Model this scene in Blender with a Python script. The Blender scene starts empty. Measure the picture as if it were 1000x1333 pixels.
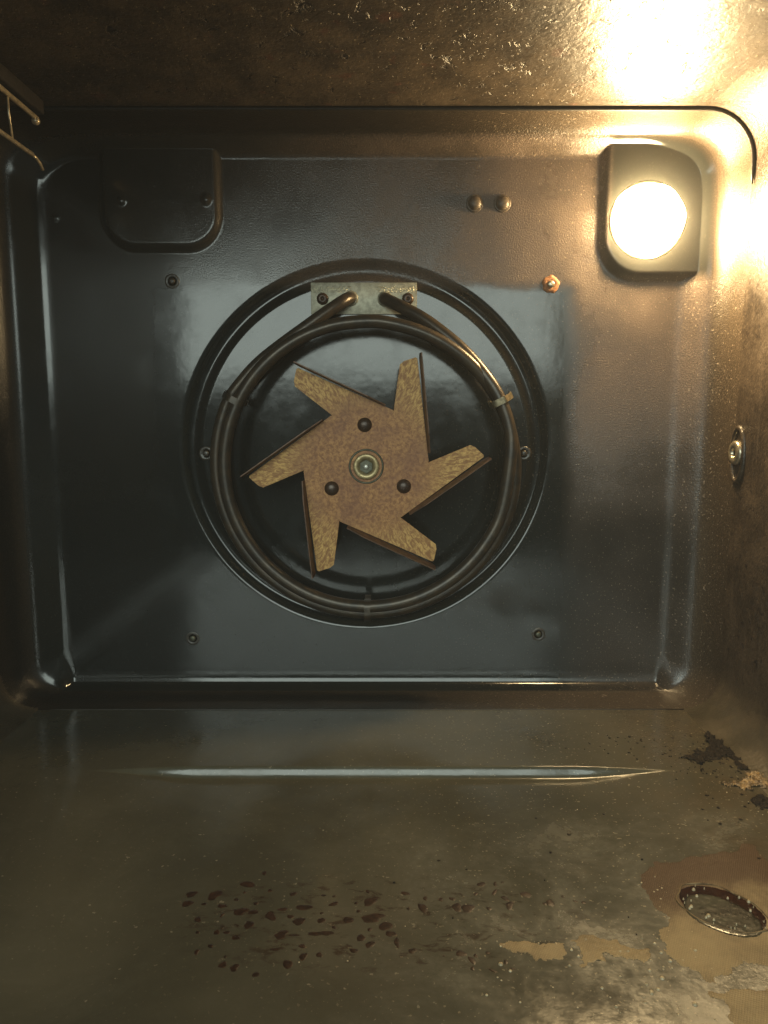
import bpy, bmesh, math, random
import numpy as np
from mathutils import Vector, Matrix, noise as mnoise
random.seed(7)
R = math.radians
MM = 0.001
S = bpy.context.scene
COL = S.collection

# ------------------------------------------------------------------ camera
cam = bpy.data.cameras.new('camera')
cam.sensor_fit = 'HORIZONTAL'; cam.sensor_width = 36.0; cam.lens = 36.0
cam.clip_start = 0.01; cam.clip_end = 50
co = bpy.data.objects.new('camera', cam); COL.objects.link(co)
co.location = (0.014, -0.48, 0.191)
co.rotation_euler = (R(90 - 7.9), 0, 0)
S.camera = co
# ------------------------------------------------------------------ dim room around the oven
w = bpy.data.worlds.new('World'); S.world = w; w.use_nodes = True
bg = w.node_tree.nodes['Background']
bg.inputs['Color'].default_value = (0.75, 0.95, 0.9, 1); bg.inputs['Strength'].default_value = 0.06
# daylight from the kitchen window behind the camera
al = bpy.data.lights.new('room_window_light', 'AREA'); al.shape = 'RECTANGLE'
al.size = 1.5; al.size_y = 0.8; al.color = (0.87, 1.0, 0.91); al.energy = 21
ao = bpy.data.objects.new('room_window_light', al); COL.objects.link(ao)
ao.location = (-0.25, -1.75, 0.66); ao.rotation_euler = (R(90), 0, 0)
LAMP_STRENGTH = 260.0
S.view_settings.view_transform = 'Standard'; S.view_settings.look = 'None'
S.view_settings.exposure = 0.15; S.view_settings.gamma = 1.0
S.view_settings.use_curve_mapping = False
S.cycles.use_denoising = True
S.cycles.sample_clamp_indirect = 4.0
S.cycles.max_bounces = 8; S.cycles.glossy_bounces = 5; S.cycles.diffuse_bounces = 4

# ------------------------------------------------------------------ materials
class NT:
    def __init__(s, name):
        s.m = bpy.data.materials.new(name); s.m.use_nodes = True
        s.t = s.m.node_tree; s.b = s.t.nodes['Principled BSDF']
        s.pos = s.t.nodes.new('ShaderNodeNewGeometry').outputs['Position']
    def n(s, typ, **kw):
        d = s.t.nodes.new(typ)
        for k, v in kw.items(): setattr(d, k, v)
        return d
    def set(s, inp, v):
        if hasattr(v, 'is_linked') or hasattr(v, 'links'): s.t.links.new(v, inp)
        elif isinstance(v, (tuple, list)) and len(v) == 3 and inp.type == 'RGBA': inp.default_value = (*v, 1)
        else: inp.default_value = v
    def math(s, op, a, b=0.0, c=0.0):
        d = s.n('ShaderNodeMath', operation=op)
        s.set(d.inputs[0], a); s.set(d.inputs[1], b); s.set(d.inputs[2], c)
        return d.outputs[0]
    def noise(s, scale, detail=4, rough=0.6, vec=None, dist=0.0):
        d = s.n('ShaderNodeTexNoise'); s.set(d.inputs['Vector'], vec or s.pos)
        d.inputs['Scale'].default_value = scale; d.inputs['Detail'].default_value = detail
        d.inputs['Roughness'].default_value = rough; d.inputs['Distortion'].default_value = dist
        return d.outputs['Fac']
    def stretch(s, sc, rot=(0, 0, 0)):
        d = s.n('ShaderNodeMapping'); s.set(d.inputs['Vector'], s.pos)
        d.inputs['Scale'].default_value = sc; d.inputs['Rotation'].default_value = rot
        return d.outputs[0]
    def voro(s, scale, vec=None, feat='F1'):
        d = s.n('ShaderNodeTexVoronoi', feature=feat); s.set(d.inputs['Vector'], vec or s.pos)
        d.inputs['Scale'].default_value = scale
        return d.outputs['Distance']
    def ramp(s, v, lo, hi, a=0.0, b=1.0):
        d = s.n('ShaderNodeMapRange', interpolation_type='SMOOTHSTEP'); s.set(d.inputs['Value'], v)
        for k, x in zip(('From Min', 'From Max', 'To Min', 'To Max'), (lo, hi, a, b)): s.set(d.inputs[k], x)
        return d.outputs['Result']
    def mix(s, f, a, b):
        d = s.n('ShaderNodeMix', data_type='RGBA'); s.set(d.inputs['Factor'], f)
        s.set(d.inputs['A'], a) if False else None
        ca = [i for i in d.inputs if i.type == 'RGBA']
        s.set(ca[0], a); s.set(ca[1], b)
        return [o for o in d.outputs if o.type == 'RGBA'][0]
    def lerp(s, f, a, b):
        d = s.n('ShaderNodeMix', data_type='FLOAT')
        s.set(d.inputs[0], f); s.set(d.inputs[2], a); s.set(d.inputs[3], b)
        return d.outputs[0]
    def bump(s, h, strength=0.5, dist=0.001, prev=None):
        d = s.n('ShaderNodeBump'); s.set(d.inputs['Height'], h)
        s.set(d.inputs['Strength'], strength); d.inputs['Distance'].default_value = dist
        if prev is not None: s.t.links.new(prev, d.inputs['Normal'])
        return d.outputs[0]
    def xyz(s):
        d = s.n('ShaderNodeSeparateXYZ'); s.set(d.inputs[0], s.pos); return d.outputs
    def out(s, **kw):
        names = dict(color='Base Color', rough='Roughness', metal='Metallic', normal='Normal', spec='Specular IOR Level',
                     coat='Coat Weight', coat_rough='Coat Roughness', trans='Transmission Weight', ior='IOR')
        for k, v in kw.items(): s.set(s.b.inputs[names[k]], v)
        return s.m

def m_back():
    t = NT('black_enamel_back'); x, y, z = t.xyz()
    # the removed fan cover kept this rectangle clean; outside it the enamel carries a dull greasy film
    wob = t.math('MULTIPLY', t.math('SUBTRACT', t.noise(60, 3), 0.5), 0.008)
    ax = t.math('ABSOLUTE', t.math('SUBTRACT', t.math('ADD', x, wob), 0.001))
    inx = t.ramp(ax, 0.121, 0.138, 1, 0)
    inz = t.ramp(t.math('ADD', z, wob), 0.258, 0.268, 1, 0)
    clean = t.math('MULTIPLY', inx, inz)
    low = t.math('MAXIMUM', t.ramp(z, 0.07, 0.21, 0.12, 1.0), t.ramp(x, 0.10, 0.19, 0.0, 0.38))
    patch_glow = t.math('MULTIPLY', t.ramp(t.noise(14, 5), 0.3, 0.65, 0.45, 1.0), t.ramp(x, -0.14, 0.10, 0.06, 1.0))  # patchy grime, its rise to the right also paints in the lamp's glow
    film = t.math('MULTIPLY', t.math('MULTIPLY', t.math('SUBTRACT', 1.0, clean), low), patch_glow)
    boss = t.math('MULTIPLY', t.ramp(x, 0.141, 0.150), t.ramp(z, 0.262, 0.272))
    film = t.math('MULTIPLY', film, t.lerp(boss, 1.0, 0.06))  # boss darkened by colour where the lamp only grazes it
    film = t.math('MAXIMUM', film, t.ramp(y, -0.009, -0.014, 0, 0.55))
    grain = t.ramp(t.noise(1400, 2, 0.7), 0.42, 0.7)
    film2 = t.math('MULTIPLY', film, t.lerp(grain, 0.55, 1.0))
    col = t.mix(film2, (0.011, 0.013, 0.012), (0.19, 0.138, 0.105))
    col = t.mix(t.ramp(y, -0.0075, -0.011), col, t.mix(t.ramp(x, 0.0, 0.19), t.mix(grain, (0.012, 0.010, 0.007), (0.034, 0.025, 0.017)), t.mix(grain, (0.045, 0.033, 0.022), (0.10, 0.074, 0.05))))  # frame grime, painted paler to the right where lamp light falls
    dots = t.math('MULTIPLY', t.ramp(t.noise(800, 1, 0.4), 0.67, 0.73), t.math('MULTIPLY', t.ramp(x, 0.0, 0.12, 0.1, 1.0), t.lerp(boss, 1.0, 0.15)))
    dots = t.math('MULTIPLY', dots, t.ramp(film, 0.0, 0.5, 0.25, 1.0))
    col = t.mix(t.math('MULTIPLY', dots, 0.8), col, (0.30, 0.24, 0.18))  # glints on the film's grain, painted as pale dots
    smear = t.ramp(t.noise(35, 5, 0.65), 0.45, 0.75)
    rough = t.math('ADD', t.lerp(film, 0.11, 0.36), t.math('MULTIPLY', smear, 0.10))
    rough = t.math('MAXIMUM', rough, t.ramp(y, -0.006, -0.011, 0.0, 0.33))
    n = t.bump(t.noise(1100, 2), t.math('MULTIPLY', film, 0.6), 0.0008)
    n = t.bump(t.noise(45, 3), 0.05, 0.002, n)
    return t.out(color=col, rough=rough, normal=n, spec=0.5)

def m_wall():
    t = NT('grimy_enamel_walls'); x, y, z = t.xyz()
    g = t.ramp(t.noise(30, 6, 0.65), 0.3, 0.7)
    spk = t.ramp(t.noise(500, 4, 0.7), 0.5, 0.72)
    pit = t.ramp(t.noise(260, 3, 0.6, dist=0.6), 0.60, 0.70)
    run = t.ramp(t.noise(1, 4, 0.6, t.stretch((160, 160, 7))), 0.5, 0.75)
    col = t.mix(g, (0.024, 0.018, 0.013), (0.085, 0.062, 0.042))
    col = t.mix(t.math('MULTIPLY', spk, 0.5), col, (0.16, 0.12, 0.08))
    col = t.mix(t.math('MULTIPLY', run, 0.35), col, (0.13, 0.10, 0.075))
    col = t.mix(pit, col, (0.018, 0.012, 0.009))
    # the floor's olive film creeps up the bottom of the walls
    col = t.mix(t.ramp(t.math('ADD', z, t.math('MULTIPLY', t.noise(40, 5), 0.02)), 0.022, 0.05, 0.9, 0), col, t.mix(g, (0.055, 0.046, 0.028), (0.10, 0.078, 0.047)))
    n = t.bump(t.noise(350, 4, 0.65), 0.45, 0.0010)
    n = t.bump(t.noise(900, 2), 0.3, 0.0006, n)
    return t.out(color=col, rough=t.lerp(g, 0.28, 0.5), normal=n, spec=0.5)

def m_ceiling():
    t = NT('baked_grease_ceiling')
    v = t.stretch((1, 0.75, 1))
    g = t.ramp(t.noise(45, 6, 0.7, v), 0.32, 0.68)
    pit = t.ramp(t.noise(130, 5, 0.66, v, 0.6), 0.60, 0.68)
    fine = t.noise(420, 4, 0.7, v)
    red = t.ramp(t.noise(70, 3, 0.6), 0.62, 0.72)
    col = t.mix(g, (0.028, 0.021, 0.014), (0.076, 0.057, 0.038))
    col = t.mix(t.math('MULTIPLY', red, 0.4), col, (0.09, 0.03, 0.02))
    col = t.mix(t.math('MULTIPLY', pit, 0.9), col, (0.014, 0.009, 0.006))
    glint = t.ramp(t.noise(520, 2, 0.5), 0.66, 0.73)
    col = t.mix(t.math('MULTIPLY', glint, 0.6), col, (0.34, 0.28, 0.18))
    h = t.math('ADD', t.math('SUBTRACT', t.math('MULTIPLY', fine, 0.5), pit), t.math('MULTIPLY', glint, 0.6))
    n = t.bump(h, 0.6, 0.0011)
    n = t.bump(t.noise(90, 4, 0.5, v), 0.22, 0.003, n)
    return t.out(color=col, rough=t.lerp(fine, 0.2, 0.55), normal=n, spec=0.5)

def m_floor():
    t = NT('greasy_enamel_floor'); x, y, z = t.xyz()
    haze = t.ramp(t.noise(11, 4, 0.5, dist=0.5), 0.28, 0.75)
    swirl = t.math('MULTIPLY', t.ramp(t.noise(24, 9, 0.75, dist=0.6), 0.36, 0.85), t.ramp(t.noise(260, 4, 0.7), 0.25, 0.65, 0.35, 1.0))
    # pale dried smears gather towards the right and the front, patchy brown towards the right wall
    side = t.math('MULTIPLY', t.ramp(x, -0.03, 0.11), t.ramp(y, -0.13, -0.19))
    edge = t.math('MULTIPLY', t.ramp(x, 0.10, 0.19), t.ramp(t.noise(50, 6, 0.7), 0.2, 0.8))
    col = t.mix(haze, (0.050, 0.046, 0.030), (0.088, 0.080, 0.054))
    col = t.mix(t.math('MULTIPLY', t.math('MULTIPLY', swirl, t.lerp(side, 0.14, 1.0)), 0.9), col, (0.24, 0.23, 0.185))
    col = t.mix(t.math('MULTIPLY', side, t.math('MULTIPLY', haze, 0.4)), col, (0.13, 0.125, 0.10))
    col = t.mix(t.math('MULTIPLY', edge, 0.6), col, (0.11, 0.075, 0.04))
    speck = t.ramp(t.noise(420, 2, 0.5), 0.70, 0.76)
    col = t.mix(t.math('MULTIPLY', speck, 0.6), col, (0.25, 0.22, 0.16))
    film = t.ramp(t.noise(38, 7, 0.7, dist=0.4), 0.38, 0.72)
    rough = t.math('ADD', t.lerp(film, 0.11, 0.27), t.math('MULTIPLY', t.math('MULTIPLY', swirl, side), 0.3))
    # thin brown smears left between the grease drops
    ex = t.math('POWER', t.math('DIVIDE', t.math('SUBTRACT', x, 0.012), 0.085), 2); ey = t.math('POWER', t.math('DIVIDE', t.math('ADD', y, 0.221), 0.030), 2)
    zone = t.ramp(t.math('ADD', ex, ey), 0.35, 1.15, 1, 0)
    smear = t.math('MULTIPLY', zone, t.ramp(t.noise(1, 5, 0.65, t.stretch((120, 230, 100)), 0.5), 0.52, 0.68))
    col = t.mix(t.math('MULTIPLY', smear, 0.75), col, (0.028, 0.012, 0.005))
    grit = t.math('MULTIPLY', t.ramp(t.noise(650, 2, 0.5), 0.66, 0.72), t.ramp(x, -0.05, 0.12, 0.15, 1.0))
    col = t.mix(t.math('MULTIPLY', grit, 0.7), col, (0.32, 0.27, 0.18))
    n = t.bump(t.noise(500, 3), t.lerp(edge, 0.06, 0.5), 0.0006)
    n = t.bump(t.noise(60, 4, 0.6), 0.06, 0.002, n)
    return t.out(color=col, rough=rough, normal=n, spec=0.5)

def m_rust(name='rusted_fan_steel'):
    t = NT(name)
    tc = t.n('ShaderNodeTexCoord').outputs['Object']
    sp = t.n('ShaderNodeSeparateXYZ'); t.set(sp.inputs[0], tc)
    rad = t.math('SQRT', t.math('ADD', t.math('POWER', sp.outputs[0], 2), t.math('POWER', sp.outputs[2], 2)))
    arm = t.ramp(rad, 0.030, 0.052)
    a = t.noise(520, 4, 0.7, tc, 0.5); b = t.noise(60, 4, 0.6, tc)
    wormy = t.noise(330, 2, 0.6, tc, 2.5)
    ang = t.math('ARCTAN2', sp.outputs[2], sp.outputs[0])
    pv = t.n('ShaderNodeCombineXYZ'); t.set(pv.inputs[0], t.math('MULTIPLY', ang, 22.0)); t.set(pv.inputs[1], t.math('MULTIPLY', rad, 160.0))
    streak = t.noise(1.6, 4, 0.65, pv.outputs[0], 0.8)
    base = t.mix(t.ramp(a, 0.35, 0.65), (0.20, 0.082, 0.028), (0.40, 0.20, 0.070))
    base = t.mix(t.ramp(b, 0.4, 0.65, 0, 0.55), base, (0.17, 0.068, 0.036))
    gold = t.mix(t.ramp(streak, 0.40, 0.62), (0.24, 0.11, 0.032), (0.62, 0.38, 0.12))
    gold = t.mix(t.ramp(wormy, 0.45, 0.62, 0, 0.4), gold, (0.30, 0.15, 0.045))
    col = t.mix(t.math('MULTIPLY', arm, 0.85), base, gold)
    n = t.bump(a, 0.35, 0.0006)
    return t.out(color=col, rough=0.55, metal=0.15, normal=n)

def m_simple(name, col, rough=0.4, metal=0.0, nscale=400, nb=0.2, col2=None, spec=0.5, dist=0.0005):
    t = NT(name); a = t.noise(nscale, 4, 0.65)
    c = t.mix(t.ramp(a, 0.35, 0.65), col, col2 or tuple(v * 0.6 for v in col))
    return t.out(color=c, rough=t.lerp(a, rough * 0.8, min(1, rough * 1.25)), metal=metal, normal=t.bump(a, nb, dist), spec=spec)

def m_plate():
    t = NT('stamped_grey_plate'); x, y, z = t.xyz()
    a = t.noise(300, 4, 0.7)
    col = t.mix(t.ramp(a, 0.35, 0.65), (0.36, 0.34, 0.25), (0.22, 0.205, 0.15))
    # worn illegible stamping along the upper edge
    band = t.math('MULTIPLY', t.ramp(z, 0.2588, 0.2592), t.ramp(z, 0.2620, 0.2624, 1, 0))
    mid = t.ramp(t.math('ABSOLUTE', t.math('SUBTRACT', x, 0.002)), 0.0075, 0.0085)
    st = t.math('MULTIPLY', t.math('MULTIPLY', band, mid), t.ramp(t.noise(1, 1, 0.5, t.stretch((900, 0, 700))), 0.5, 0.56))
    col = t.mix(t.math('MULTIPLY', st, 0.5), col, (0.5, 0.46, 0.3))
    n = t.bump(st, 0.6, 0.0004)
    return t.out(color=col, rough=0.42, metal=0.35, normal=n)

def m_liner():
    t = NT('scorched_woven_liner'); x, y, z = t.xyz()
    v = t.stretch((1, 1, 1), (0, 0, R(28)))
    sp = t.n('ShaderNodeSeparateXYZ'); t.set(sp.inputs[0], v)
    wx = t.math('SINE', t.math('MULTIPLY', sp.outputs[0], 8200)); wy = t.math('SINE', t.math('MULTIPLY', sp.outputs[1], 6800))
    weave = t.math('ADD', t.math('MULTIPLY', wx, 0.35), t.math('MULTIPLY', wy, 0.25))
    big = t.noise(40, 5, 0.65)
    # scorched dark brown along the rear of the scrap, buff where the weave still shows
    burn = t.ramp(t.math('ADD', y, t.math('MULTIPLY', t.math('SUBTRACT', big, 0.5), 0.05)), -0.228, -0.200)
    buff = t.mix(t.ramp(big, 0.35, 0.65), (0.27, 0.205, 0.11), (0.16, 0.115, 0.06))
    col = t.mix(t.math('MULTIPLY', burn, 0.9), buff, (0.040, 0.014, 0.005))
    col = t.mix(t.math('MULTIPLY', t.ramp(weave, 0.1, 0.5, 0, 0.25), t.lerp(burn, 1.0, 0.3)), col, (0.42, 0.35, 0.2))
    n = t.bump(weave, 0.28, 0.0003)
    n = t.bump(t.noise(120, 4, 0.55), 0.25, 0.0012, n)
    return t.out(color=col, rough=0.55, normal=n, spec=0.3)

def m_lamp():
    t = NT('glowing_lamp_glass')
    t.b.inputs['Base Color'].default_value = (0.9, 0.85, 0.7, 1); t.b.inputs['Roughness'].default_value = 0.2
    t.b.inputs['Emission Color'].default_value = (1.0, 0.72, 0.36, 1)
    t.b.inputs['Emission Strength'].default_value = LAMP_STRENGTH
    return t.m

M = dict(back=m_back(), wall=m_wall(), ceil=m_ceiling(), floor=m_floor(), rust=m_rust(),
    vane=m_simple('dark_vane_steel', (0.13, 0.06, 0.028), 0.5, 0.2, 300, 0.2, (0.06, 0.03, 0.016)),  # vanes a darker brown than the fan plate
    plate=m_plate(), liner=m_liner(), lamp=m_lamp(),
    element=m_simple('oxidised_element_tube', (0.060, 0.044, 0.028), 0.34, 0.35, 120, 0.25, (0.034, 0.028, 0.022)),
    clip=m_simple('dull_clip_steel', (0.22, 0.18, 0.11), 0.35, 0.7),
    rivet=m_simple('dark_rivet', (0.06, 0.035, 0.022), 0.35, 0.3),
    nut=m_simple('brassy_nut', (0.42, 0.33, 0.17), 0.38, 0.5, 500, 0.3, (0.26, 0.20, 0.10)),
    darknut=m_simple('dark_hex_steel', (0.09, 0.09, 0.06), 0.4, 0.5),
    pin=m_simple('pale_shaft_end', (0.55, 0.55, 0.48), 0.4, 0.6),
    screw=m_simple('enamelled_screw', (0.05, 0.042, 0.032), 0.3, 0.1, 600, 0.4, (0.03, 0.025, 0.02)),
    filmscrew=m_simple('grease_filmed_screw', (0.13, 0.10, 0.072), 0.42, 0.1, 700, 0.3, (0.07, 0.052, 0.036)),
    rustscrew=m_simple('rusty_screw', (0.35, 0.16, 0.06), 0.6, 0.1, 700, 0.5, (0.20, 0.08, 0.03)),
    brightscrew=m_simple('worn_bright_steel', (0.6, 0.52, 0.38), 0.3, 0.8),
    chrome=m_simple('tarnished_chrome', (0.6, 0.5, 0.34), 0.3, 0.55, 300, 0.1),
    rail=m_simple('dark_rail', (0.03, 0.025, 0.02), 0.4, 0.2),
    seam=m_simple('dark_seam', (0.02, 0.015, 0.01), 0.5, 0.0),
    collar=m_simple('lamp_collar', (0.25, 0.2, 0.13), 0.35, 0.8),
    grease=m_simple('dried_brown_grease', (0.015, 0.006, 0.0025), 0.4, 0.0, 500, 0.2, (0.034, 0.014, 0.006), 0.3),
    crease=m_simple('pale_crease', (0.22, 0.16, 0.085), 0.6, 0.0, 150, 0.4, (0.09, 0.055, 0.025), 0.3),
    syrup=m_simple('dark_red_burnt_syrup', (0.035, 0.012, 0.006), 0.12, 0.0, 300, 0.1),
    puddle=m_simple('grey_fat_film', (0.055, 0.052, 0.033), 0.22, 0.0, 90, 0.10, (0.022, 0.018, 0.010), 0.35),
    char=m_simple('black_char', (0.006, 0.004, 0.003), 0.6, 0.0, 500, 0.9, (0.018, 0.011, 0.006), 0.25, dist=0.0015),
    tancrust=m_simple('tan_burnt_crust', (0.30, 0.20, 0.09), 0.4, 0.0, 300, 0.8, (0.05, 0.03, 0.015), dist=0.001),
    bead=m_simple('pale_fat_bead', (0.55, 0.44, 0.27), 0.15, 0.0, 300, 0.05))

# ------------------------------------------------------------------ mesh helpers
def link(name, me, mat=None, parent=None, loc=None, smooth=True):
    o = bpy.data.objects.new(name, me); COL.objects.link(o)
    if mat is not None and not me.materials: me.materials.append(M[mat])
    if smooth: me.polygons.foreach_set('use_smooth', [True] * len(me.polygons))
    if parent: o.parent = parent
    if loc: o.location = loc
    return o
def pyd(name, v, f):
    me = bpy.data.meshes.new(name); me.from_pydata([tuple(p) for p in v], [], f); me.update(); return me
def tag(o, label=None, cat=None, group=None, kind=None):
    for k, v in (('label', label), ('category', cat), ('group', group), ('kind', kind)):
        if v: o[k] = v
    return o
def empty(name, loc):
    o = bpy.data.objects.new(name, None); COL.objects.link(o); o.location = loc; o.empty_display_size = 0.01; return o
def edge_split(o, ang=35):
    o.data.set_sharp_from_angle(angle=R(ang)); return o
def catmull(P, n=8, closed=False):
    P = [Vector(p) for p in P]; out = []
    N = len(P)
    for i in range(N if closed else N - 1):
        g = (lambda k: P[k % N]) if closed else (lambda k: P[max(0, min(N - 1, k))])
        a, b, c, d = g(i - 1), g(i), g(i + 1), g(i + 2)
        for j in range(n):
            t = j / n
            out.append(0.5 * (2 * b + (c - a) * t + (2 * a - 5 * b + 4 * c - d) * t * t + (3 * b - a - 3 * c + d) * t ** 3))
    if not closed: out.append(P[-1])
    return out
def tube(name, P, r, seg=14, caps=True, closed=False, flat=1.0):
    P = [Vector(p) for p in P]; n = len(P); v = []; f = []
    up = None
    for i in range(n):
        a = P[(i - 1) % n] if (closed or i > 0) else P[i]
        b = P[(i + 1) % n] if (closed or i < n - 1) else P[i]
        t = (b - a).normalized()
        if up is None:
            up = t.orthogonal().normalized()
        up = (up - t * up.dot(t)).normalized(); s = t.cross(up)
        rr = r[i] if isinstance(r, (list, tuple)) else r
        for k in range(seg):
            q = 2 * math.pi * k / seg
            v.append(P[i] + up * (rr * math.cos(q)) + s * (rr * math.sin(q) * flat))
    for i in range(n if closed else n - 1):
        j = (i + 1) % n
        for k in range(seg):
            l = (k + 1) % seg
            f.append((i * seg + k, i * seg + l, j * seg + l, j * seg + k))
    if caps and not closed:
        f.append(tuple(reversed(range(seg)))); f.append(tuple((n - 1) * seg + k for k in range(seg)))
    return pyd(name, v, f)
def lathe(name, prof, seg=32, axis='-Y'):
    """prof: (radius, height) pairs; height runs towards the viewer (-Y)"""
    v = []; f = []
    for r, h in prof:
        for k in range(seg):
            q = 2 * math.pi * k / seg; v.append((r * math.cos(q), -h, r * math.sin(q)))
    n = len(prof)
    for i in range(n - 1):
        for k in range(seg):
            l = (k + 1) % seg
            f.append((i * seg + k, i * seg + l, (i + 1) * seg + l, (i + 1) * seg + k))
    f.append(tuple(range(seg))[::-1]); f.append(tuple((n - 1) * seg + k for k in range(seg)))
    me = pyd(name, v, f); bm = bmesh.new(); bm.from_mesh(me); bmesh.ops.recalc_face_normals(bm, faces=bm.faces); bm.to_mesh(me); bm.free()
    return me
def boxmesh(name, x0, x1, y0, y1, z0, z1, bev=0.0):
    bm = bmesh.new()
    bmesh.ops.create_cube(bm, size=1, matrix=Matrix.Translation(((x0 + x1) / 2, (y0 + y1) / 2, (z0 + z1) / 2)) @ Matrix.Diagonal((x1 - x0, y1 - y0, z1 - z0, 1)))
    if bev: bmesh.ops.bevel(bm, geom=bm.edges[:], offset=bev, segments=2, affect='EDGES', profile=0.6)
    me = bpy.data.meshes.new(name); bm.to_mesh(me); bm.free(); return me
def prism(name, pts, y0, y1, bev=0.0):
    """pts: (x, z) outline, from y0 (back) to y1 (front)"""
    bm = bmesh.new()
    f = bm.faces.new([bm.verts.new((x, y1, z)) for x, z in pts])
    r = bmesh.ops.extrude_face_region(bm, geom=[f])
    for e in r['geom']:
        if isinstance(e, bmesh.types.BMVert): e.co.y = y0
    bmesh.ops.recalc_face_normals(bm, faces=bm.faces)
    if bev:
        bmesh.ops.bevel(bm, geom=[e for e in bm.edges if abs(e.verts[0].co.y - y1) < 1e-7 and abs(e.verts[1].co.y - y1) < 1e-7], offset=bev, segments=2, affect='EDGES')
    bmesh.ops.triangulate(bm, faces=[f for f in bm.faces if len(f.verts) > 4])
    me = bpy.data.meshes.new(name); bm.to_mesh(me); bm.free(); return me
def grid_mesh(name, P, keep=None, flip=False):
    """P: array (rows, cols, 3)"""
    r, c, _ = P.shape
    idx = np.arange(r * c).reshape(r, c)
    q = np.stack([idx[:-1, :-1], idx[:-1, 1:], idx[1:, 1:], idx[1:, :-1]], -1).reshape(-1, 4)
    if keep is not None:
        k = keep.reshape(-1); q = q[k[q].all(1)]
    if flip: q = q[:, ::-1]
    used = np.unique(q); remap = np.full(r * c, -1); remap[used] = np.arange(len(used)); q = remap[q]
    V = P.reshape(-1, 3)[used]
    me = bpy.data.meshes.new(name)
    me.vertices.add(len(V)); me.vertices.foreach_set('co', V.astype(np.float32).ravel())
    me.loops.add(q.size); me.loops.foreach_set('vertex_index', q.astype(np.int32).ravel())
    me.polygons.add(len(q)); me.polygons.foreach_set('loop_start', (np.arange(len(q)) * 4).astype(np.int32))
    me.update(calc_edges=True); me.validate(); return me

# ------------------------------------------------------------------ the oven cavity (millimetres below, scaled to metres)
WX, ZF, ZC = 218.0, 8.0, 352.0          # side wall, floor and ceiling planes
RT, RB = 28.0, 22.0                      # corner radii of the liner, top and bottom
YB, YF, YO = -34.0, -425.0, -13.0                   # where the liner meets the back pressing, and the door opening

def sdf(x, z, x0, x1, z0, z1, rbl, rbr, rtl, rtr):
    cx, cz = (x0 + x1) / 2, (z0 + z1) / 2
    px, pz = x - cx, z - cz
    r = np.where(px < 0, np.where(pz < 0, rbl, rtl), np.where(pz < 0, rbr, rtr))
    qx = np.abs(px) - (x1 - x0) / 2 + r; qz = np.abs(pz) - (z1 - z0) / 2 + r
    return np.minimum(np.maximum(qx, qz), 0) + np.hypot(np.maximum(qx, 0), np.maximum(qz, 0)) - r
def sst(t):
    t = np.clip(t, 0, 1); return t * t * (3 - 2 * t)
def smin(a, b, k):
    h = np.clip(0.5 + 0.5 * (b - a) / k, 0, 1); return b * (1 - h) + a * h - k * h * (1 - h)

def back_height(x, z):
    din = sdf(x, z, -186.5, 189.5, -80, 335.0, 9, 9, 24, 24)
    dout = sdf(x, z, -WX, WX, ZF, ZC, RB, RB, RT, RT)
    t = np.where(din <= 0, 0, din / np.maximum(din - dout, 1e-6))
    u = np.clip((t - 0.64) / 0.36, 0, 1)
    y = -10.5 * sst(t / 0.8) - 25.0 * (1 - np.sqrt(np.clip(1 - u * u, 0, 1)))
    # the panel sweeps forward into the floor through a generous cove with a small shoulder
    s = np.clip(21.0 - z, 0, 13.0)
    q = np.clip((s - 7.5) / 5.5, 0, 1)
    yb = -np.minimum(s, 7.5) ** 2 / 32.0 - 0.47 * np.maximum(s - 7.5, 0) - 31.0 * (1 - np.sqrt(np.clip(1 - q * q, 0, 1)))
    yb = yb - 0.8 * np.exp(-((z - 10.6) / 0.5) ** 2)
    y = smin(y, yb, 2.0) + 0.5
    # round groove about the fan, the panel a little deeper inside it
    rr = np.hypot(x - 2.3, z - 164.0)
    y = y + 1.5 * (1 - sst((rr - 102.0) / 12.0))
    g = 0.5 + 0.5 * np.cos(np.pi * np.clip((rr - 108.5) / 6.8, -1, 1))
    y = y + 2.7 * g ** 0.75
    # raised blank boss, upper left, and raised lamp boss, upper right
    bl = sdf(x, z, -156, -82.0, 282.0, 420, 22, 22, 5, 5)
    y = np.where(bl < 0, np.minimum(y, -3.4 * (1 - sst((bl + 5.0) / 5.0))), y)
    br = sdf(x, z, 141.0, 240, 264.5, 380, 26, 6, 4, 26)
    y = np.where(br < 0, np.minimum(y, -5.5 * (1 - sst((br + 6.0) / 6.0))), y)
    # small pressed dimples
    for dx, dz, rad, dep in ((-142, 311.3, 3.4, 1.2), (-91.5, 311.8, 3.8, 1.6), (-182.9, 302.5, 3, 0.5)):
        d = np.hypot(x - dx, z - dz); y = y - dep * np.exp(-(d / rad * 1.5) ** 4)
    return y, dout

def lines(*segs):
    out = []
    for a, b, s in segs: out.append(np.arange(a, b, s))
    return np.concatenate(out + [[segs[-1][1]]])
gx = lines((-WX - .4, -190, .35), (-190, -118, 1.2), (-118, 123, .8), (123, 192, .9), (192, WX + .4, .35))
gz = lines((ZF, 20, .14), (20, 38, .6), (38, 282, .8), (282, 320, 1.0), (320, ZC + .4, .35))
X, Z = np.meshgrid(gx, gz)
Yh, dout = back_height(X, Z)
P = np.stack([X, Yh, Z], -1) * MM
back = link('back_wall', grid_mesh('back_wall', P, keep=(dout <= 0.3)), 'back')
tag(back, kind='structure', label='black enamelled back panel of the oven with round fan recess')

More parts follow.
